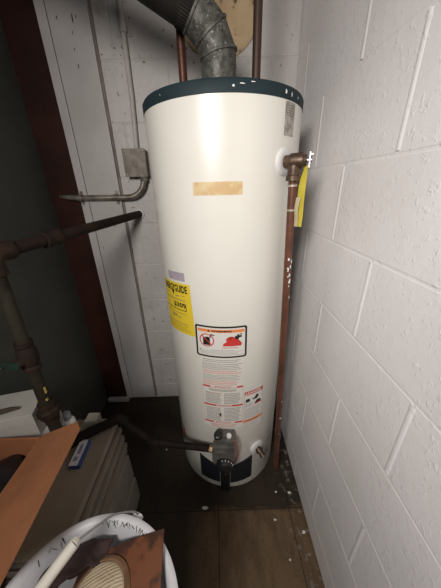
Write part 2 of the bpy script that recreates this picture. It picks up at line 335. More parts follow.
# --- labels: flat art in (u right, v up) metres around a centre, then wrapped on the jacket
class Art:
    def __init__(s, phi, z, tilt=0): s.phi = R(phi); s.z = z; s.t = tilt; s.mb = MB(); s.mats = []
    def mi(s, M):
        if M not in s.mats: s.mats.append(M)
        return s.mats.index(M)
    def rect(s, u0, v0, u1, v1, M, lay=1):
        n = max(1, int(abs(u1-u0)/0.005)); w = s.mi(M); vs = []; h = lay*0.00028
        for i in range(n+1):
            u = u0+(u1-u0)*i/n; vs += [(u, v0, h), (u, v1, h)]
        s.mb.add(vs, [(2*i, 2*i+2, 2*i+3, 2*i+1) for i in range(n)], w); return s
    def poly(s, pts, M, lay=2):
        bm = bmesh.new(); bm.faces.new([bm.verts.new((u, v, lay*0.00028)) for u, v in pts])
        bmesh.ops.triangulate(bm, faces=bm.faces[:])
        u = min(p[0] for p in pts)+.004; top = max(p[0] for p in pts)
        while u < top:
            bmesh.ops.bisect_plane(bm, geom=bm.verts[:]+bm.edges[:]+bm.faces[:], plane_co=(u, 0, 0), plane_no=(1, 0, 0)); u += .004
        bm.verts.index_update(); s.mb.add([tuple(v.co) for v in bm.verts], [[v.index for v in f.verts] for f in bm.faces], s.mi(M)); bm.free(); return s
    def ring(s, u, v, r, w, M, lay=2, n=28):
        vs = []
        for i in range(n):
            a = 2*pi*i/n; vs += [(u+cos(a)*r, v+sin(a)*r, lay*.00028), (u+cos(a)*(r-w), v+sin(a)*(r-w), lay*.00028)]
        s.mb.add(vs, [(2*i, (2*i+2) % (2*n), (2*i+3) % (2*n), 2*i+1) for i in range(n)], s.mi(M)); return s
    def text(s, body, u0, v0, u1, v1, M, bold=0.02, lay=2):
        P, Fs, asp = mesh_text(body, bold)
        s.mb.add([(u0+x*(u1-u0), v0+y*(v1-v0), lay*.00028) for x, y in P], Fs, s.mi(M)); return s
    def lines(s, u0, u1, v0, v1, n, M, lay=2, fill=0.5, ragged=0.15):
        """rows of print too small to read: word-length dashes"""
        p = (v1-v0)/n
        for i in range(n):
            v = v1-(i+0.5)*p; u = u0; end = u1-random.random()*ragged*(u1-u0)
            while u < end-0.001:
                w = min(random.uniform(0.003, 0.011), end-u); s.rect(u, v-p*fill/2, u+w, v+p*fill/2, M, lay); u += w+0.0013
        return s
    def build(s, name, parent, label=None):
        ct, st = cos(s.t), sin(s.t)
        s.mb.map(lambda u, v, h: cyl(s.phi+(u*ct-v*st)/RAD, s.z+u*st+v*ct, RAD+0.0002+h))
        o = obj(name, s.mb, s.mats, parent)
        if label: o['label'] = label
        return o
# yellow energy label
a = Art(-47.5, 0.914, 0.05)
a.rect(-.074, -.093, .074, .093, I_yellow)
a.text('ENERGYGUIDE', -.069, .060, .062, .086, I_black, 0.035)
a.poly([(-.016, .064), (.000, .064), (-.008, .046)], I_black)
a.rect(-.06, .049, -.03, .051, I_dgrey, 2).rect(.006, .045, .022, .048, I_dgrey, 2).rect(.03, .049, .05, .051, I_olive, 2)
a.lines(-.066, .05, .028, .038, 1, I_dgrey, fill=.3)
a.text('$309', -.012, .004, .050, .024, I_black, 0.03)
a.rect(-.068, -.004, .050, -.0015, I_black, 2).rect(.047, -.004, .050, .012, I_black, 2)
a.lines(-.06, .06, -.020, -.012, 1, I_olive, fill=.3)
a.text('294', -.034, -.036, -.002, -.024, I_dgrey, 0.03).rect(.006, -.033, .020, -.030, I_dgrey, 2)
a.rect(-.068, -.0555, .05, -.0535, I_dgrey, 2)
a.lines(-.068, .06, -.086, -.060, 4, I_olive, fill=.3)
a.build('energy_label', heater, 'yellow energy label with black print')
a = Art(-44.8, 1.030, 0.05); a.rect(-.041, -.014, .041, .014, I_lilac).build('faded_sticker', heater, 'small faded lilac sticker above the yellow label')
# warning label
a = Art(-6.3, 0.8165)
w, h, r = .087, .0615, .008
def rrect(w, h, r): return [(sx*(w-r)+r*cos(t), sy*(h-r)+r*sin(t)) for sx, sy, t0 in ((1, 1, 0), (-1, 1, pi/2), (-1, -1, pi), (1, -1, 3*pi/2)) for t in [t0+i*pi/8 for i in range(5)]]
def rframe(a, w, h, r, bw, M, lay):
    o = rrect(w, h, r); i_ = rrect(w-bw, h-bw, r-bw*.6)
    def dens(P):
        out = []
        for p, q in zip(P, P[1:]+P[:1]):
            k = max(1, int(math.hypot(q[0]-p[0], q[1]-p[1])/.005))
            out += [(p[0]+(q[0]-p[0])*t/k, p[1]+(q[1]-p[1])*t/k) for t in range(k)]
        return out
    # same step count on both rings
    O = []; I = []
    for (p, q), (s_, t_) in zip(zip(o, o[1:]+o[:1]), zip(i_, i_[1:]+i_[:1])):
        k = max(1, int(math.hypot(q[0]-p[0], q[1]-p[1])/.005))
        for t in range(k):
            O.append((p[0]+(q[0]-p[0])*t/k, p[1]+(q[1]-p[1])*t/k)); I.append((s_[0]+(t_[0]-s_[0])*t/k, s_[1]+(t_[1]-s_[1])*t/k))
    n = len(O); a.mb.add([(u, v, lay*.00028) for u, v in O+I], [(i, (i+1) % n, n+(i+1) % n, n+i) for i in range(n)], a.mi(M))
a.rect(-w+.004, -h+.004, w-.004, h-.004, I_white); rframe(a, w, h, r, .0065, I_black, 2)
a.rect(-w+.009, h-.0235, w-.009, h-.0125, I_orange, 2)
a.text('WARNING', -.030, h-.0215, .036, h-.0145, I_black, .05, 3)
a.poly([(-.044, h-.0215), (-.035, h-.0215), (-.0395, h-.0135)], I_black, 3)
cu, cv = -.047, .006
a.poly([(cu-.013, cv-.019), (cu+.011, cv-.019), (cu+.011, cv+.009), (cu+.005, cv+.014), (cu-.013, cv+.010)], I_black, 2)
a.poly([(cu+.008, cv+.010), (cu+.012, cv+.010), (cu+.018, cv+.021), (cu+.026, cv+.018), (cu+.027, cv+.022), (cu+.015, cv+.026)], I_black, 2)
a.ring(cu, cv, .0255, .0035, I_red, 3)
a.poly([(cu-.018, cv+.0155), (cu-.0155, cv+.018), (cu+.018, cv-.0155), (cu+.0155, cv-.018)], I_red, 3)
a.poly([(.006, -.014), (.068, -.014), (.070, -.004), (.063, .006), (.057, .002), (.052, .016), (.045, .009), (.038, .024), (.034, .010), (.026, .022), (.025, .008), (.017, .014), (.019, .003), (.009, -.004)], I_red, 2)
a.poly([(.050, .014), (.058, .011), (.060, .018), (.070, .020), (.068, .026), (.062, .025), (.059, .031), (.052, .030), (.054, .024), (.047, .026), (.046, .021), (.053, .020)], I_black, 3)
a.ring(.066, .030, .0045, .002, I_black, 3, 12)
a.lines(.004, .056, -.0225, -.018, 1, I_red, fill=.55, ragged=.02)
a.lines(-.035, .045, -.034, -.029, 1, I_grey, fill=.5, ragged=0).lines(-.072, .076, -.051, -.0345, 4, I_grey, fill=.4)
a.poly([(-.076, -.036), (-.069, -.036), (-.0725, -.030)], I_black, 2)
a.build('warning_label', heater, 'white warning label with black frame, orange header and red flames')
# instruction label
a = Art(-5.6, 0.583)
a.rect(-.076, -.168, .076, .168, I_clear)
a.lines(-.068, .070, .150, .165, 2, I_grey).lines(-.072, .070, .118, .148, 4, I_grey).lines(-.072, .070, .100, .117, 2, I_pink)
a.lines(-.072, .070, .072, .098, 4, I_grey).lines(-.072, .070, .048, .071, 3, I_pink)
for v, ends in ((.040, .022), (-.050, .042), (-.140, .030)):
    a.rect(-.074, v-.004, -.074+ends+.006, v+.004, I_red, 2).rect(.074-ends, v-.004, .074, v+.004, I_red, 2)
    a.rect(-.074+ends+.006, v-.0035, .074-ends, v-.002, I_red, 2); a.lines(-.040 if ends > .04 else -.03, .03, v, v+.005, 1, I_red, fill=.6, ragged=0)
for u in (-.074, .0735): a.rect(u, -.136, u+.0008, .036, I_pink, 2)
a.lines(-.050, .05, .020, .031, 2, I_dgrey, ragged=0).lines(-.066, -.004, -.042, .014, 7, I_grey, fill=.62).lines(.004, .068, -.042, .014, 7, I_grey, fill=.62)
a.lines(-.060, -.004, .008, .013, 1, I_pink, fill=.8)
a.lines(-.066, -.004, -.132, -.060, 10, I_grey, fill=.62).lines(.004, .068, -.132, -.060, 10, I_grey, fill=.62)
a.poly([(-.014, -.104), (-.008, -.104), (-.007, -.092), (-.011, -.086), (-.015, -.092)], I_black, 3)
a.lines(-.05, .055, -.166, -.148, 2, I_pink)
a.build('instruction_label', heater, 'tall white instruction label with red rules and grey print')
# small danger label
a = Art(24.3, 0.489, 0.0)
a.rect(-.040, -.100, .040, .100, I_white)
a.rect(-.040, .083, .040, .100, I_red, 2).text('DANGER', -.026, .0865, .032, .0965, I_white, .04, 3).poly([(-.037, .0865), (-.029, .0865), (-.033, .0965)], I_white, 3)
a.poly([(-.035, .046), (-.018, .048), (-.016, .058), (-.022, .064), (-.034, .062)], I_black).poly([(-.010, .058), (.004, .062), (.010, .074), (.018, .072), (.022, .062), (.014, .052), (.0, .052)], I_black)
a.poly([(.002, .028), (.030, .030), (.034, .038), (.022, .046), (.012, .042)], I_black).poly([(.004, .024), (.036, .026), (.033, .033), (.006, .030)], I_red, 3)
a.lines(-.036, -.004, .022, .042, 3, I_grey).lines(-.036, .034, -.040, .016, 8, I_grey, fill=.42)
a.rect(-.043, -.060, .043, -.045, I_orange, 2).lines(-.030, .032, -.056, -.049, 1, I_dgrey, 3, fill=.6)
for v in (.099, -.0995): a.rect(-.040, v, .040, v+.0008, I_grey, 3)
for u in (-.040, .0392): a.rect(u, -.1, u+.0008, .1, I_grey, 3)
a.lines(-.036, .032, -.096, -.064, 4, I_grey, fill=.35)
a.build('danger_label', heater, 'small white label with red header and orange band')
a = Art(-5.9, 1.2805); a.rect(-.064, -.0155, .064, .0155, I_tan).build('tape_strip', heater, 'strip of aged tan tape')
a = Art(44.5, 1.425); a.rect(-.022, -.026, .022, .045, I_barcode)
for i in range(5): a.rect(-.018, .016+i*.005, .018, .018+i*.005, I_dgrey, 2)
a.build('rating_sticker', heater, 'narrow grey sticker under the rim')
a = Art(55, 0.17); a.rect(-.035, -.06, .035, .06, I_barcode).build('grey_sticker', heater, 'grey sticker beside the drain')
a = Art(-63, 0.235); a.poly([(-.022, .045), (.012, .030), (.018, -.02), (.004, -.038), (-.016, -.015)], I_rust).build('torn_sticker', heater, 'torn rust-red sticker')

# burner door: two curved plates with a notch between
def curved_plate(p0, p1, zs, r=RAD+0.0005, th=0.004, n=14):
    mb = MB(); rings = []
    for i in range(n+1):
        t = i/n; ph = R(p0+(p1-p0)*t); zb = zs[0][0]+(zs[0][1]-zs[0][0])*t; zt = zs[1][0]+(zs[1][1]-zs[1][0])*t
        rings.append([cyl(ph, zb, r), cyl(ph, zt, r), cyl(ph, zt, r+th), cyl(ph, zb, r+th)])
    return mb.loft(rings, smooth=False)
d = obj('burner_door', curved_plate(-33.5, -11, ((.066, .062), (.212, .172))), M_door, heater); d['label'] = 'black burner door, left half'
d = obj('burner_door', curved_plate(0.5, 24.5, ((.060, .070), (.172, .214))), M_door, heater); d['label'] = 'black burner door, right half'
mb = MB().box(cyl(R(-5.3), 0.088, RAD+0.004), (0.040, 0.016, 0.15), bev=0.003, rz=R(-5.3)); obj('burner_tube_cover', mb, M_blackpl, heater)
mb = MB().tube([cyl(R(-4), .24, RAD+.03), cyl(R(-4), .19, RAD+.03), cyl(R(-4), .16, RAD+.02), cyl(R(-4.5), .13, RAD+.006)], 0.008, 12); obj('burner_tube', mb, M_brass, heater)

# gas control
gc_c = cyl(R(-5), 0.345, RAD+0.034); rotg = Matrix.Rotation(R(-5), 3, 'Z')
def gl(u, o, z): return cyl(R(-5), z, RAD+o)+Vector((cos(R(-5)), sin(R(-5)), 0))*u
mb = MB().box(gl(0, .034, .338), (0.078, 0.062, 0.105), bev=0.006, rot=rotg).box(gl(.004, .030, .398), (0.070, 0.05, 0.03), bev=0.004, rot=rotg).box(gl(-.010, .066, .352), (0.045, 0.008, 0.034), bev=0.003, rot=rotg)
mb.box(gl(-.036, .034, .32), (.02, .05, .06), bev=.004, rot=rotg)
gas = obj('gas_control', mb, M_ctrl, heater); gas['label'] = 'grey cast gas control valve'
mb = MB().lathe([(0.016, 0), (0.0165, 0.006), (0.015, 0.018), (0.008, 0.022)], gl(-.022, .036, .412), (0, -.25, 1), 20).box(gl(-.022, .036, .428), (0.007, .030, .014), bev=.002, rot=rotg)
obj('gas_knob', mb, M_blackpl, gas)
mb = MB().lathe([(0.0095, 0), (0.0095, 0.014), (0.006, 0.017)], gl(.020, .036, .412), (0, -.2, 1), 16); k = obj('igniter_button', mb, M_whitepl, gas); k['label'] = 'white igniter button'
ax = Vector((sin(R(-5)), -cos(R(-5)), -0.15))
mb = MB().lathe([(0.034, 0), (0.034, 0.010), (0.030, 0.024), (0.018, 0.031), (0.0, 0.033)], gl(.004, .060, .298), ax, 28)
dial = obj('temperature_dial', mb, M_blackpl, gas)
mb = MB()
for q in range(5):
    t = R(20+q*22); c0 = gl(.004, .060, .298)+ax.normalized()*0.014; e1 = Vector((cos(R(-5)), sin(R(-5)), 0)); e2 = Vector((0, 0, 1))
    mb.box(c0+e1*cos(t)*.0325+e2*sin(t)*.0325, (.0028, .006, .004), rot=rotg)
obj('dial_mark', mb, M_chip, dial)
mb = MB().tube([gl(.030, .045, .408), gl(.043, .045, .405), gl(.052, .035, .36), gl(.054, .025, .30), gl(.046, .016, .24), gl(.034, .012, .205)], 0.0022, 8)
o = obj('igniter_wire', mb, M_redwire, gas); o['label'] = 'thin red igniter wire'
mb = MB().tube([gl(.018, .05, .29), gl(.020, .05, .25), gl(.018, .03, .19), gl(.012, .008, .17)], 0.0028, 8).tube([gl(.028, .05, .29), gl(.030, .045, .24), gl(.026, .02, .185), gl(.020, .008, .168)], 0.002, 8)
o = obj('pilot_tube', mb, M_brass_pale, gas)
mb = MB().lathe([(.014, 0), (.014, .016), (.011, .018), (.011, .028)], gl(-.042, .034, .336), (-1, 0, 0), 6, smooth=False); obj('hex_fitting', mb, M_brass_pale, gas)

# drain valve
dn = Vector((sin(R(33)), -cos(R(33)), 0)); dp = cyl(R(31), 0.245, RAD)
mb = MB().lathe([(.034, -.004), (.034, .002), (.030, .005), (.016, .006)], dp, dn, 32)
dv = obj('drain_valve', mb, M_whitepl, heater); dv['label'] = 'drain tap on a round white plate'
dd = (dn+Vector((0.15, 0, -0.5))).normalized()
mb = MB().lathe([(.012, .003), (.012, .012), (.0155, .012), (.0155, .024), (.011, .025), (.011, .034), (.0135, .034), (.0135, .043), (.008, .043), (.008, .039)], dp, dd, 20)
obj('drain_spout', mb, M_brass, dv)
mb = MB().lathe([(.007, .0405), (.006, .0412)], dp, dd, 12); obj('drain_seat', mb, M_silver, dv)

# pressure relief valve with its tag
pn = Vector((sin(R(44)), -cos(R(44)), 0)); pp = cyl(R(41.8), 1.34, RAD)
mb = MB().lathe([(.034, -.006), (.034, .001), (.030, .004), (.02, .0045)], pp, pn, 36)
pv = obj('relief_valve', mb, M_whitepl, heater); pv['label'] = 'brass relief valve on a round white plate near the top'
vx = Vector((0.93, -0.37, 0.02)).normalized(); vc = pp+pn*0.030
mb = MB().tube([pp, vc+vx*.004], .0155, 20).lathe([(.017, -.012), (.0185, -.008), (.0185, .020), (.015, .022), (.013, .030)], vc, vx, 24).lathe([(.016, 0), (.0155, -.032), (.0185, -.034), (.0185, -.046), (.014, -.046)], vc, (0, 0, 1), 24)
obj('valve_body', mb, M_brass, pv)
lv = vc+vx*0.036
mb = MB().box(lv+vx*.001, (.004, .013, .036), bev=.001, rz=R(-21)).box(lv+vx*.005+Vector((0, 0, .012)), (.008, .012, .004), bev=.001, rz=R(-21)).lathe([(.006, -.012), (.006, .006)], lv, vx, 12)
obj('test_lever', mb, M_silver, pv)

# ------------------------------------------------------------------ relief discharge pipe
top = Vector((vc.x, vc.y, 1.34-.040)); bot = Vector((0.247, 0.710, 0.075))
dpipe = thing('discharge_pipe', (bot.x, bot.y, 0), 'copper pipe with white paint splashes running down beside the heater on its right', 'pipe')
def lerp(a, c, t): return a+(c-a)*t
mb = MB().tube([lerp(top, bot, t) for t in (0, .25, .5, .75, 1)], .0112, 20)
cp = obj('pipe', mb, M_copper_splash, dpipe)
M_solder = mat('solder_grey', (.42, .38, .33), .45, .5)
for t0, t1 in ((.012, .016), (.062, .066)):
    o = obj('solder_ring', MB().tube([lerp(top, bot, t0), lerp(top, bot, t1)], .0124, 20), M_solder, dpipe); o['label'] = 'whitish solder ring'
rr = random.Random(3)
dirv = (bot-top).normalized(); e1 = Vector((1, -.35, 0)).normalized(); e2 = dirv.cross(e1).normalized(); e1 = e2.cross(dirv)
for q in range(26):
    zc = rr.choice([rr.gauss(.205, .022)]*3+[rr.gauss(.27, .02)]+[rr.uniform(.62, .9)])
    an = rr.uniform(-.2, 1.9) if zc < .5 else rr.uniform(.0, 1.4); s_ = rr.uniform(.0016, .0042)*(1 if zc < .5 else .9); pc = lerp(top, bot, zc)
    pts = []
    for i in range(7):
        t = 2*pi*i/7; r_ = s_*rr.uniform(.5, 1.3); aa = an+r_*cos(t)/.0112; pts.append(pc+dirv*r_*1.6*sin(t)+(e1*sin(aa)+(-e2 if e2.y > 0 else e2)*cos(aa))*.0115)
    mb = MB(); mb.add(pts, [tuple(range(7))]); obj('paint_splash', mb, M_chip, cp)
# hanging tag
tb = lv+vx*0.0+Vector((0, 0, -.012))
mb = MB(); w = Vector((.45, -.85, 0)).normalized()
def tagmesh(z0_, z1_, wid, off, mi, sl):
    rings = []
    for i in range(7):
        t = i/6; z = z0_+(z1_-z0_)*t; c0 = Vector((tb.x, tb.y, z))+off+Vector((-sl*t, 0, 0)); nrm = Vector((w.y, -w.x, 0))
        ww = wid*(0.35+0.65*min(1, t*4)) if mi == 0 else wid
        bw = 0.004*sin(t*5); rings.append([c0-w*ww+nrm*bw, c0+w*ww+nrm*bw, c0+w*ww+nrm*(bw+.0006), c0-w*ww+nrm*(bw+.0006)])
    mb.loft(rings, mi=0, smooth=False)
tagmesh(tb.z, tb.z-.150, .012, Vector((-.005, 0, 0)), 0, .010)
M_tagy = mat('yellow_card_tag', (.60, .50, .06), .5, var=(.52, .43, .05), var_scale=20)
M_tagw = mat('buff_card', (.50, .43, .28), .6)
tg = thing('hanging_tag', (tb.x, tb.y, tb.z-.185), 'yellow and buff paper tag hanging from the relief valve lever', 'tag')
obj('yellow_card', mb, M_tagy, tg)
mb = MB(); tagmesh(tb.z-.075, tb.z-.150, .011, Vector((-.018, .005, 0)), 1, .005); obj('buff_card', mb, M_tagw, tg)
mb = MB().tube([tb+Vector((0, 0, .016)), tb+Vector((.002, -.004, .004)), tb+Vector((-.004, 0, -.006))], .0009, 6); obj('tie_wire', mb, M_wire, tg)

# ------------------------------------------------------------------ water pipes on top
def riser(x, y, M, r, label, fit):
    t = thing('water_pipe', (x, y, 1.503), label, 'pipe', 'water pipes above the heater')
    obj('pipe', MB().tube([(x, y, 1.505), (x, y, ZTOP)], r, 18), M, t)
    obj('fitting', MB().lathe([(r+.008, 0), (r+.008, fit*.4), (r+.004, fit*.45), (r+.004, fit)], (x, y, 1.503), n=20), M_brass, t)
riser(-0.0857, 0.935, M_copper, .0125, 'reddish copper water pipe rising left of the flue', .014)
riser(0.130, 0.905, M_copper_dark, .0125, 'dark brown copper water pipe rising right of the flue', .03)

# ------------------------------------------------------------------ flue
flue = thing('flue_pipe', (0.021, 0.893, 1.535), 'galvanized flue elbow and dark pipe leaving the heater top to the left', 'flue pipe')
RF = 0.0492
hd = Vector((-0.9, -0.3, 0)).normalized()
def fd(deg): return Vector((0, 0, cos(R(deg))))+hd*sin(R(deg))
angs = [0, 27, 50, 68]; c_ = [Vector((0.021, 0.893, 1.535)), Vector((0.021, 0.893, 1.622))]
for a_, l_ in ((27, .050), (50, .058), (68, 0.82)): c_.append(c_[-1]+fd(a_)*l_)
dirs = [fd(a_) for a_ in angs]
side = hd.cross(Vector((0, 0, 1))).normalized()
def ring_at(i, r, shift=0.0, n=48):
    """the mitre ring at joint i"""
    p = c_[i]; d0 = dirs[max(i-1, 0)]; d1 = dirs[min(i, len(dirs)-1)]; nrm = (d0+d1).normalized()
    d = d0; e = side; f = d.cross(e).normalized(); out = []
    for j in range(n):
        q = p+(e*cos(2*pi*j/n)+f*sin(2*pi*j/n))*r; t = (p-q).dot(nrm)/d.dot(nrm); out.append(q+d*t+nrm*shift)
    return out
def proj_ring(ring, target, dvec, nrm, p): return None
for i in range(4):
    mb = MB(); ra = ring_at(i, RF); rb = ring_at(i+1, RF)
    if i == 3:  # straight run: carry the mitre ring along the axis
        rb = [q + (dirs[3]*((c_[4]-q).dot(dirs[3]))) for q in ra]
    # both ends lie on one cylinder: keep the same azimuth pairing
    mb.loft([ra, rb], cap=False)
    o = obj(['lower_section', 'elbow_gore', 'elbow_gore', 'straight_section'][i], mb, M_blackpipe if i == 3 else M_galv, flue)
    if i == 3: o['label'] = 'dark sooty straight flue run'
for i in (1, 2, 3):
    ring = ring_at(i, RF+.0006); d0 = dirs[i-1]; nrm = (dirs[i-1]+dirs[i]).normalized(); mb = MB(); n = len(ring)
    rings = []
    for j in range(n):
        rad_ = (ring[j]-c_[i]).normalized()
        rings.append([ring[j]+rad_*cos(t)*.0034+nrm*sin(t)*.0042 for t in [2*pi*q/8 for q in range(8)]])
    rings.append(rings[0]); mb.loft(rings, cap=False); obj('elbow_bead', mb, M_galv, flue)
mb = MB()
p3 = c_[3]+dirs[3]*.022; f3 = dirs[3].cross(side)
rings = []
for j in range(97):
    t = 2*pi*j/96; rad_ = side*cos(t)+f3*sin(t); k = .0018 if j % 2 else .0003
    rings.append([p3+rad_*(RF+k)+dirs[3]*s_ for s_ in (-.012, -.010, .010, .012)])
mb.loft(rings, closed_ring=False, cap=False, smooth=False); obj('crimped_collar', mb, M_blackpipe, flue)
tt = None
sc_dir = (Vector((0, -1, -.15))); sc_dir = (sc_dir-dirs[3]*sc_dir.dot(dirs[3])).normalized()
mb = MB().lathe([(.004, 0), (.004, .002), (.002, .0035)], c_[3]+dirs[3]*.05+sc_dir*RF, sc_dir, 10); obj('sheet_screw', mb, M_chip, flue)

# ------------------------------------------------------------------ electrical on the back wall
eb = thing('junction_box', (-0.339, YB, 1.33), 'square grey steel junction box on the block wall beside the heater', 'electrical box')
mb = MB().box((-0.339, YB-.020, 1.386), (.092, .040, .104), bev=.004); obj('box_body', mb, M_box, eb)
mb = MB().box((-0.339, YB-.0415, 1.386), (.096, .004, .108), bev=.0015); cv_ = obj('cover_plate', mb, M_box, eb)
for x, z in ((-.378, 1.430), (-.300, 1.430), (-.378, 1.342), (-.300, 1.342)):
    obj('screw', MB().lathe([(.0045, 0), (.0045, .002), (.002, .003)], (x, YB-.0435, z), (0, -1, 0), 10), M_steel, cv_)
# upright conduit, painted over
cd = thing('conduit', (-.334, YB-.012, 1.438), 'thin painted conduit rising from the junction box up the block wall', 'conduit')
obj('pipe', MB().tube([(-.331, YB-.012, 1.438), (-.322, YB-.012, 1.62), (-.318, YB-.012, ZTOP)], .0095, 16), M_conduit_w, cd)
obj('coupling', MB().lathe([(.013, 0), (.013, .03)], (-.3195, YB-.0125, 1.810), n=18), M_conduit_w, cd)
obj('wall_strap', MB().box((-.3195, YB-.002, 1.812), (.06, .004, .014), bev=.001), M_conduit_w, cd)
# bent conduit
bc = thing('bent_conduit', (-.45, YB-.032, 1.25), 'bare steel conduit curving from the junction box left across the white board', 'conduit')
pth = [(-.314, YB-.026, 1.334)]+[(-.394+.080*cos(t), YB-.030, 1.330-.080*sin(t)) for t in [i*pi/20 for i in range(0, 11)]]+[(-.45, YB-.031, 1.250), (-.62, YB-.031, 1.252), (-.66, YB-.026, 1.255), (-.70, YB-.010, 1.258), (-.715, YB-.002, 1.259)]
obj('pipe', MB().tube(pth, [.0125]*(len(pth)-3)+[.011, .008, .006], 16), M_steel, bc)
mb = MB().lathe([(.0165, 0), (.0165, .016), (.014, .018)], (-.314, YB-.027, 1.314), n=8, smooth=False); obj('box_connector', mb, M_steel, bc)
for x in (-.447, -.607):
    obj('pipe_strap', MB().lathe([(.0155, -.008), (.0155, .008)], (x, YB-.031, 1.251), (1, 0, 0), 18).box((x, YB-.019, 1.251), (.014, .004, .058), bev=.001), M_steel, bc)

# ------------------------------------------------------------------ gas supply line
gasln = thing('gas_pipe', (-.528, .556, .476), 'rusty black iron gas pipe with shutoff valve along the left side', 'gas pipe')
RP = 0.0165
E0 = Vector((-.524, .560, 1.152)); WALL = Vector((-.362, YB-.002, 1.174)); EB = Vector((-.543, .556, .493))
hdv = (WALL-E0).normalized(); dv_ = (EB-E0).normalized()
def vp(z): return E0+dv_*((z-E0.z)/dv_.z)
obj('pipe', MB().tube([E0+hdv*.03, WALL], RP, 20), M_iron, gasln)
obj('collar', MB().lathe([(.023, -.026), (.0235, -.02), (.0215, -.014), (.0215, .014), (.0235, .02), (.023, .026)], E0+hdv*.17, hdv, 22), M_iron, gasln)
obj('wall_ring', MB().lathe([(.0215, 0), (.0215, .004), (.017, .005)], WALL, -hdv, 22), M_whitepl, gasln)
obj('elbow_fitting', MB().tube([E0+hdv*.05, E0+hdv*.046, E0+hdv*.012, E0+dv_*.012, E0+dv_*.046, E0+dv_*.05], [.0225, .024, .0225, .0225, .024, .0225], 22), M_iron, gasln)
obj('pipe', MB().tube([E0+dv_*.04, vp(.53)], RP, 20), M_iron_olive, gasln)
sv = obj('shutoff_valve', MB().lathe([(.0215, -.045), (.0225, -.035), (.0195, -.030), (.0245, -.016), (.0245, .016), (.0195, .03), (.0225, .035), (.0215, .045)], vp(.868), dv_, n=24)
         .lathe([(.014, 0), (.014, .034), (.010, .036)], vp(.862), (-.3, -.95, 0), 16), M_iron, gasln)
hd_ = Vector((-.3, -.95, 0)); h0 = vp(.862)+hd_*.036
mb = MB().box(h0+hd_*.004, (.022, .014, .016), bev=.003, rz=R(-17)).box(h0+hd_*.006+Vector((-.016, .004, .001)), (.056, .011, .019), bev=.003, rz=R(-12)).lathe([(.008, 0), (.008, .006), (.005, .008)], h0+hd_*.006+Vector((-.032, .0, -.002)), (-.2, -1, .2), 12)
o = obj('valve_handle', mb, M_valve_green, sv); o['label'] = 'green valve handle'
obj('union_fitting', MB().lathe([(.020, -.045), (.021, -.03), (.021, -.018), (.028, -.016), (.0315, -.008), (.0315, .012), (.028, .016), (.0235, .018), (.0225, .040)], vp(.655), (0, 0, 1), n=8, smooth=False), M_iron, gasln)
for z_, an in ((.745, .25), (.712, .5), (.712, -2.4)):
    c0 = vp(z_)+Vector((cos(an)*RP*.95, -abs(sin(an))*RP*.95, 0))
    o = obj('thread_tape', MB().box(c0, (.006, .006, .022 if z_ > .73 else .008), bev=.002), M_yellowtape, gasln); o['label'] = 'scrap of yellow thread tape'
B1 = Vector((-.395, .652, .493)); B2 = Vector((-.285, .667, .341)); B3 = gl(-.060, .034, .336)
bd = (B1-EB).normalized()
obj('elbow_fitting', MB().tube([vp(.545), vp(.510), EB+bd*.012, EB+bd*.045], [.0205]*4, 20).map(lambda x, y, z: (x, y, max(z, .4752))), M_iron_shade, gasln)
obj('pipe', MB().tube([EB+bd*.03, B1], RP, 20), M_iron_shade, gasln)
obj('elbow_fitting', MB().tube([B1-bd*.005, B1+bd*.006, B1+bd*.010+(B2-B1).normalized()*.03], .0185, 20), M_iron_shade, gasln)
obj('pipe', MB().tube([B1+bd*.006, B2], .0135, 20), M_iron_shade, gasln)
obj('elbow_fitting', MB().tube([B2-(B2-B1).normalized()*.03, B2, B2+(B3-B2).normalized()*.03], .0185, 20), M_iron_shade, gasln)
obj('pipe', MB().tube([B2, B3], .0135, 20), M_iron_shade, gasln)

# ------------------------------------------------------------------ stack of cartons on the floor, left
def carton(name, x0, x1, y0, y1, z0, z1, M, label, group=None, rz=0, bev=.003):
    c0 = ((x0+x1)/2, (y0+y1)/2, z0)
    mb = MB().box((c0[0], c0[1], (z0+z1)/2), (x1-x0, y1-y0, z1-z0), rz, bev)
    t = obj(name, mb, M, loc=c0); return tag(t, label, 'carton' if 'carton' in name else 'board', group)
g1 = 'flat cartons stacked on the floor'
carton('flat_carton', -.735, -.383, .278, .655, 0, .133, M_sheet_c, 'pale grey flat carton at the bottom of the stack, sticking out furthest', g1)
carton('flat_carton', -.738, -.391, .280, .662, .134, .273, M_sheet_c, 'pale grey flat carton second from the bottom of the stack', g1)
zz = .274; hts = [.030, .024, .018, .030, .020, .026, .020, .018, .013]
offs = [.004, .009, .000, .006, -.004, .004, -.006, -.001, .0]
mm_ = [M_sheet_c, M_sheet, M_sheet_b, M_sheet_c, M_sheet_b, M_sheet, M_sheet_b, M_sheet_c, M_sheet]
names = ['pale grey board, lowest of the boards above the two cartons', 'greyish tan board, second from the bottom of the boards, its edge sticking out most', 'dark brown board, third from the bottom of the boards above the cartons', 'pale grey board, fourth from the bottom of the boards above the cartons', 'dark brown board, middle one of the nine stacked boards', 'greyish tan board, fourth from the top of the board stack', 'dark brown board, third from the top of the board stack', 'pale grey board, directly under the top board of the stack', 'greyish tan board on top of the stack under the blue and white packet']
for i, (h_, of) in enumerate(zip(hts, offs)):
    carton('flat_board', -.740, -.404+of, .282-of*.2, .675+of*.4, zz, zz+h_-.0015, mm_[i], names[i], 'flat boards on top of the stack', bev=.0015); zz += h_
ZS = zz-.0010

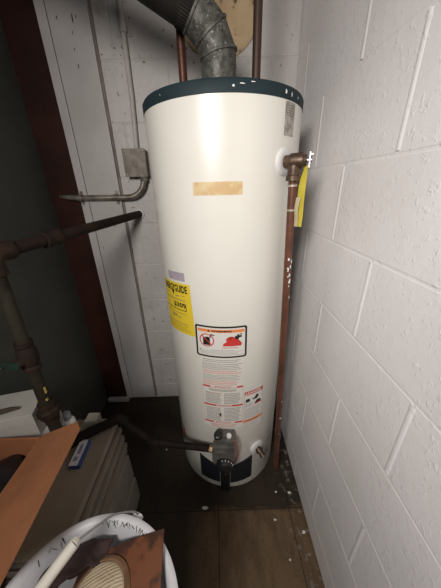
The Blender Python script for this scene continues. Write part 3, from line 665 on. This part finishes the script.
# packet
pk = thing('packet', (-.463, .535, ZS), 'slim blue and white printed packet lying on the board stack', 'packet')
rp = Matrix.Rotation(R(0), 3, 'Z')
mb = MB().box((-.474, .535, ZS+.008), (.034, .088, .016), rz=R(3), bev=.003); obj('packet_body', mb, M_blue, pk)
mb = MB().box((-.477, .535, ZS+.0165), (.027, .086, .0012), rz=R(3)); lab = obj('packet_label', mb, M_cardprint, pk)
mb = MB().box((-.477, .513, ZS+.0175), (.012, .014, .0008), rz=R(3)).box((-.476, .545, ZS+.0175), (.009, .032, .0008), rz=R(3)); obj('printed_patch', mb, M_purpleprint, lab)

# bottle, small grey box
bt = thing('plastic_bottle', (-.546, .622, ZS), 'white plastic bottle with grey cap behind the cardboard flap', 'bottle')
obj('bottle_body', MB().lathe([(.018, 0), (.020, .004), (.020, .060), (.015, .070), (.009, .074)], (-.546, .622, ZS), n=28), M_whitepl, bt)
obj('bottle_cap', MB().lathe([(.0125, .073), (.0125, .096), (.010, .100)], (-.546, .622, ZS), n=20), M_greycap, bt)
carton('small_carton', -.505, -.462, .638, .674, ZS, ZS+.036, M_sheet_c, 'small pale grey carton beside the white bottle at the back of the stack')

# white boxes
def lidbox(name, c, size, rz, label):
    t = thing(name, c, label, 'box', 'white boxes behind the gas pipe')
    obj('box_base', MB().box((c[0], c[1], c[2]+size[2]*.36), (size[0], size[1], size[2]*.72), rz, .002), M_whitebox, t)
    obj('lid', MB().box((c[0], c[1], c[2]+size[2]*.80), (size[0]+.004, size[1]+.004, size[2]*.40), rz, .0025), M_whitebox, t)
lidbox('white_box', (-.646, .578, ZS), (.150, .105, .090), R(10), 'lower white cardboard box on the stack behind the gas pipe')
lidbox('white_box', (-.671, .583, ZS+.0905), (.150, .115, .095), R(14), 'upper white cardboard box with a dark strip of bark on it')
mb = MB().tube([(-.735, .528, ZS+.1945), (-.700, .536, ZS+.200), (-.672, .548, ZS+.198), (-.650, .558, ZS+.196), (-.632, .562, ZS+.1945)], [.006, .009, .008, .0065, .003], 8)
t = obj('bark_strip', mb, M_twig, loc=(-.68, .54, ZS+.19)); tag(t, 'dark curled strip of bark on top of the upper white box', 'bark')

# open cardboard carton with a raised flap
cb = thing('cardboard_box', (-.645, .35, ZS), 'open brown cardboard box with a wide flap folded out to the right', 'box')
x0, x1, y0, y1, zt = -.742, -.545, .180, .508, .605; th = .005
mb = MB().box(((x0+x1)/2, (y0+y1)/2, ZS+.003), (x1-x0, y1-y0, .006)).box((x0+th/2, (y0+y1)/2, (ZS+zt)/2), (th, y1-y0, zt-ZS)).box((x1-th/2, (y0+y1)/2, (ZS+zt)/2), (th, y1-y0, zt-ZS))
mb.box(((x0+x1)/2, y1-th/2, (ZS+zt)/2), (x1-x0, th, zt-ZS)).box(((x0+x1)/2, y0+th/2, (ZS+zt)/2), (x1-x0, th, zt-ZS))
obj('box_body', mb, M_card, cb)
# flap: fold line along x1, rising outward; the far corner is trimmed
A = Vector((x1, .512, zt)); Bq = Vector((x1, .150, zt)); Cq = Vector((-.366, .150, .702)); Dq = Vector((-.376, .452, .708)); D2 = Vector((-.398, .479, .698))
def slab(pts, th, mi=0):
    n_ = (pts[1]-pts[0]).cross(pts[2]-pts[0]).normalized(); mb = MB()
    mb.loft([[p+n_*th/2 for p in pts], [p-n_*th/2 for p in pts]], smooth=False); return mb
o = obj('flap', slab([A, Bq, Cq, Dq, D2], .0045), M_card, cb); o['label'] = 'wide orange-brown flap'
mb = slab([Vector((x0, .50, zt)), Vector((x0, .19, zt)), Vector((x0+.055, .19, zt+.075)), Vector((x0+.06, .46, zt+.085))], .0045); obj('flap', mb, M_card, cb)
# dark lump added to stand for the shade inside the box
bm = bmesh.new(); bmesh.ops.create_icosphere(bm, subdivisions=4, radius=1)
mb = MB(); rr = random.Random(5); ph = [rr.uniform(0, 6) for _ in range(6)]
vs = []
for v in bm.verts:
    p = v.co; k = 1+.10*sin(7*p.x+ph[0])*sin(6*p.y+ph[1])+.06*sin(13*p.y+ph[2])*sin(11*p.z+ph[3])
    vs.append(((x0+x1)/2+max(-.092, min(.090, p.x*.098*k)), .345+max(-.155, min(.153, p.y*.16*k)), ZS+.007+max(0, .045+p.z*.045*k)))
bm.verts.index_update(); mb.add(vs, [[v.index for v in f.verts] for f in bm.faces], smooth=True); bm.free()
t = obj('shade_filler', mb, M_shade_fill, loc=((x0+x1)/2, .345, ZS)); tag(t, 'dark lump added for the shade inside the open cardboard box', 'shade filler')

# ------------------------------------------------------------------ bucket and what is in it
BX, BY, BZ, BR = -.2758, .149, .55, .1885
bk = thing('bucket', (BX, BY, 0), 'large white plastic bucket at the lower left with scribbles on its rim', 'bucket')
mb = MB().lathe([(.140, .004), (.150, 0), (.154, .004), (BR-.016, BZ-.10), (BR-.006, BZ-.10), (BR-.005, BZ-.094), (BR-.012, BZ-.090), (BR-.011, BZ-.045), (BR-.002, BZ-.044), (BR-.001, BZ-.036), (BR-.008, BZ-.032), (BR-.006, BZ-.012), (BR, BZ-.010), (BR, BZ-.002), (BR-.003, BZ),
                 (BR-.010, BZ+.0005), (BR-.016, BZ-.003), (BR-.022, BZ-.012), (BR-.024, BZ-.030), (BR-.027, BZ-.036), (BR-.030, BZ-.10), (.142, .012), (.0, .012)], (BX, BY, 0), n=96)
body = obj('bucket_body', mb, M_bucket, bk)
# scribbles on the inside of the rim
rr = random.Random(11)
def rimp(ang, k): 
    # k 0..1 down the inner lip
    pr = [(BR-.010, BZ+.0009), (BR-.016, BZ-.0024), (BR-.0215, BZ-.0115), (BR-.0235, BZ-.029)]
    q = k*3; i = min(2, int(q)); f = q-i; r_ = pr[i][0]+(pr[i+1][0]-pr[i][0])*f-.0004; z_ = pr[i][1]+(pr[i+1][1]-pr[i][1])*f
    return Vector((BX+r_*cos(ang), BY+r_*sin(ang), z_))
def stroke(a0, k0, a1, k1, w=.0016):
    p = [rimp(a0+(a1-a0)*t/4, k0+(k1-k0)*t/4) for t in range(5)]; obj('rim_scribble', MB().tube(p, w*.5, 5), M_dark, body)
for a0 in list(range(58, 100, 4))+[126, 131, 139]:
    for q in range(rr.choice([1, 2, 2, 3])):
        b0 = R(a0+rr.uniform(-2, 2)); stroke(b0, rr.uniform(.15, .4), b0+R(rr.uniform(-2.5, 2.5)), rr.uniform(.45, .8), rr.uniform(.0009, .0018))
ear = Vector((-.2190, .3375, .528))
obj('handle_ear', MB().lathe([(.014, -.010), (.014, .004), (.008, .006)], ear, (ear-Vector((BX, BY, .528))).normalized(), 16), M_bucket, bk)
ear2 = Vector((BX*2-ear.x, BY*2-ear.y, .528))
obj('handle_ear', MB().lathe([(.014, -.010), (.014, .004), (.008, .006)], ear2, (ear2-Vector((BX, BY, .528))).normalized(), 16), M_bucket, bk)
def catmull(P, k=8):
    P = [Vector(p) for p in P]; out = []
    for i in range(len(P)-1):
        a, b_, c, d = P[max(i-1, 0)], P[i], P[i+1], P[min(i+2, len(P)-1)]
        for t in [j/k for j in range(k)]: out.append(.5*((2*b_)+(c-a)*t+(2*a-5*b_+4*c-d)*t*t+(3*b_-a-3*c+d)*t**3))
    return out+[P[-1]]
bail = [(-.219, .345, .528), (-.2145, .334, .548), (-.222, .330, .568), (-.253, .312, .598), (-.274, .284, .620), (-.303, .243, .640), (-.331, .186, .640), (-.352, .135, .640), (-.362, .07, .62), (-.352, .0, .575), (ear2.x, ear2.y-.004, .528)]
hb = obj('bail_handle', MB().tube(catmull(bail), .0022, 8), M_wire, bk)
gd = [(-.301, .246, .6405), (-.303, .243, .640), (-.331, .186, .640), (-.345, .150, .640), (-.350, .140, .640)]
o = obj('grip', MB().tube(catmull(gd, 4), .0105, 18), M_grip, hb); o['label'] = 'cream plastic grip'

# brown sheet across the rim
q1 = Vector((-.140, .296, .5645)); q2 = Vector((-.325, .272, .504)); q3 = Vector((-.345, .05, .501)); q4 = Vector((-.115, .06, .562))
mb = slab([q1, lerp(q1, q2, .35)+Vector((0, .003, -.001)), q2, q3, q4], .004)
t = obj('brown_sheet', mb, M_brownboard, loc=tuple(q2)); tag(t, 'mottled brown sheet with a sharp corner sticking out of the bucket', 'sheet')
def onsheet(x, y):
    n_ = (q2-q1).cross(q4-q1); return q1.z-(n_.x*(x-q1.x)+n_.y*(y-q1.y))/n_.z
sx, sy = -.258, .196; sn = ((q2-q1).cross(q4-q1)).normalized(); sn = sn if sn.z > 0 else -sn
sb = Vector((sx, sy, onsheet(sx, sy)))+sn*.003
lid = thing('ribbed_pad', tuple(sb), 'round beige ribbed pad with a brown centre lying in the bucket', 'pad')
prof = [(.062, 0), (.064, .004), (.060, .012), (.052, .017)]
mb = MB(); e1 = Vector((.94, .3, 0)); e1 = (e1-sn*e1.dot(sn)).normalized(); e2 = sn.cross(e1); n = 64; vs = []; fs = []
for i in range(n+1):
    for j in range(n+1):
        u = -1+2*i/n; v_ = -1+2*j/n
        # square to disc
        x = u*math.sqrt(1-v_*v_/2); y = v_*math.sqrt(1-u*u/2); r_ = math.hypot(x, y)
        hgt = .006+.016*math.sqrt(max(0, 1-r_*r_))+.0010*sin(y*62)*(1 if r_ < .95 else 0)
        vs.append(sb+e1*x*.062+e2*y*.062+sn*hgt)
for i in range(n):
    for j in range(n): fs.append((i*(n+1)+j, (i+1)*(n+1)+j, (i+1)*(n+1)+j+1, i*(n+1)+j+1))
mb.add(vs, fs, smooth=True)
obj('ribbed_face', mb, M_straw, lid)
obj('pad_border', MB().lathe([(.058, 0), (.072, 0), (.072, .005), (.066, .009), (.058, .008)], sb, sn, 48), M_strawdark, lid)
mb = MB().lathe([(.020, .0215), (.021, .0245), (.015, .0255), (.0, .0245)], sb-e1*.024+e2*.004, sn, 28); o = obj('centre_boss', mb, M_strawdark, lid); o['label'] = 'brown stained centre'
# dark rag at the back of the bucket
bm = bmesh.new(); bmesh.ops.create_grid(bm, x_segments=24, y_segments=14, size=1); bm.verts.index_update(); rr = random.Random(2)
vs = []
for v in bm.verts:
    x, y = v.co.x, v.co.y; an = R(117-x*31); r_ = .131+y*.0235-.006*abs(x)+.003*sin(7*x)
    vs.append((BX+r_*cos(an), BY+r_*sin(an), .529+.005*sin(5*x+1)*cos(4*y)+.003*sin(9*x+3*y)))
mb = MB(); mb.add(vs, [[v.index for v in f.verts] for f in bm.faces], smooth=True); bm.free()
t = obj('rag', mb, M_rag, loc=(-.352, .262, .47)); md = t.modifiers.new('s', 'SOLIDIFY'); md.thickness = .008; md.offset = -1
tag(t, 'dark maroon rag tucked in the back of the bucket', 'rag')

# ------------------------------------------------------------------ crumbs on the floor
for i, (x, y, s_, lb) in enumerate([(-.084, .595, .010, 'white paint chip on the dark floor in front of the heater'), (.239, .645, .006, 'white paint crumb on the floor right of the heater drain'), (.212, .544, .006, 'white paint crumb on the brown tile near the joint'), (.241, .424, .005, 'white paint crumb nearest the camera on the brown tile'), (.300, .640, .008, 'white plaster crumb close to the right wall'), (.318, .500, .008, 'plaster crumb at the foot of the right wall'), (-.30, .86, .004, 'tiny white crumb on the dark floor left of the heater')]):
    rr = random.Random(i); mb = MB(); n = 7
    bpts = [Vector((x+s_*cos(2*pi*j/n)*rr.uniform(.6, 1.2)*(1.4 if i == 0 else 1), y+s_*sin(2*pi*j/n)*rr.uniform(.4, .9), 0)) for j in range(n)]
    mb.loft([bpts, [p*1.0+Vector((0, 0, .0025)) for p in bpts]], smooth=False)
    t = obj('paint_chip', mb, M_chip, loc=(x, y, 0)); tag(t, lb, 'paint chip', 'paint chips on the floor')
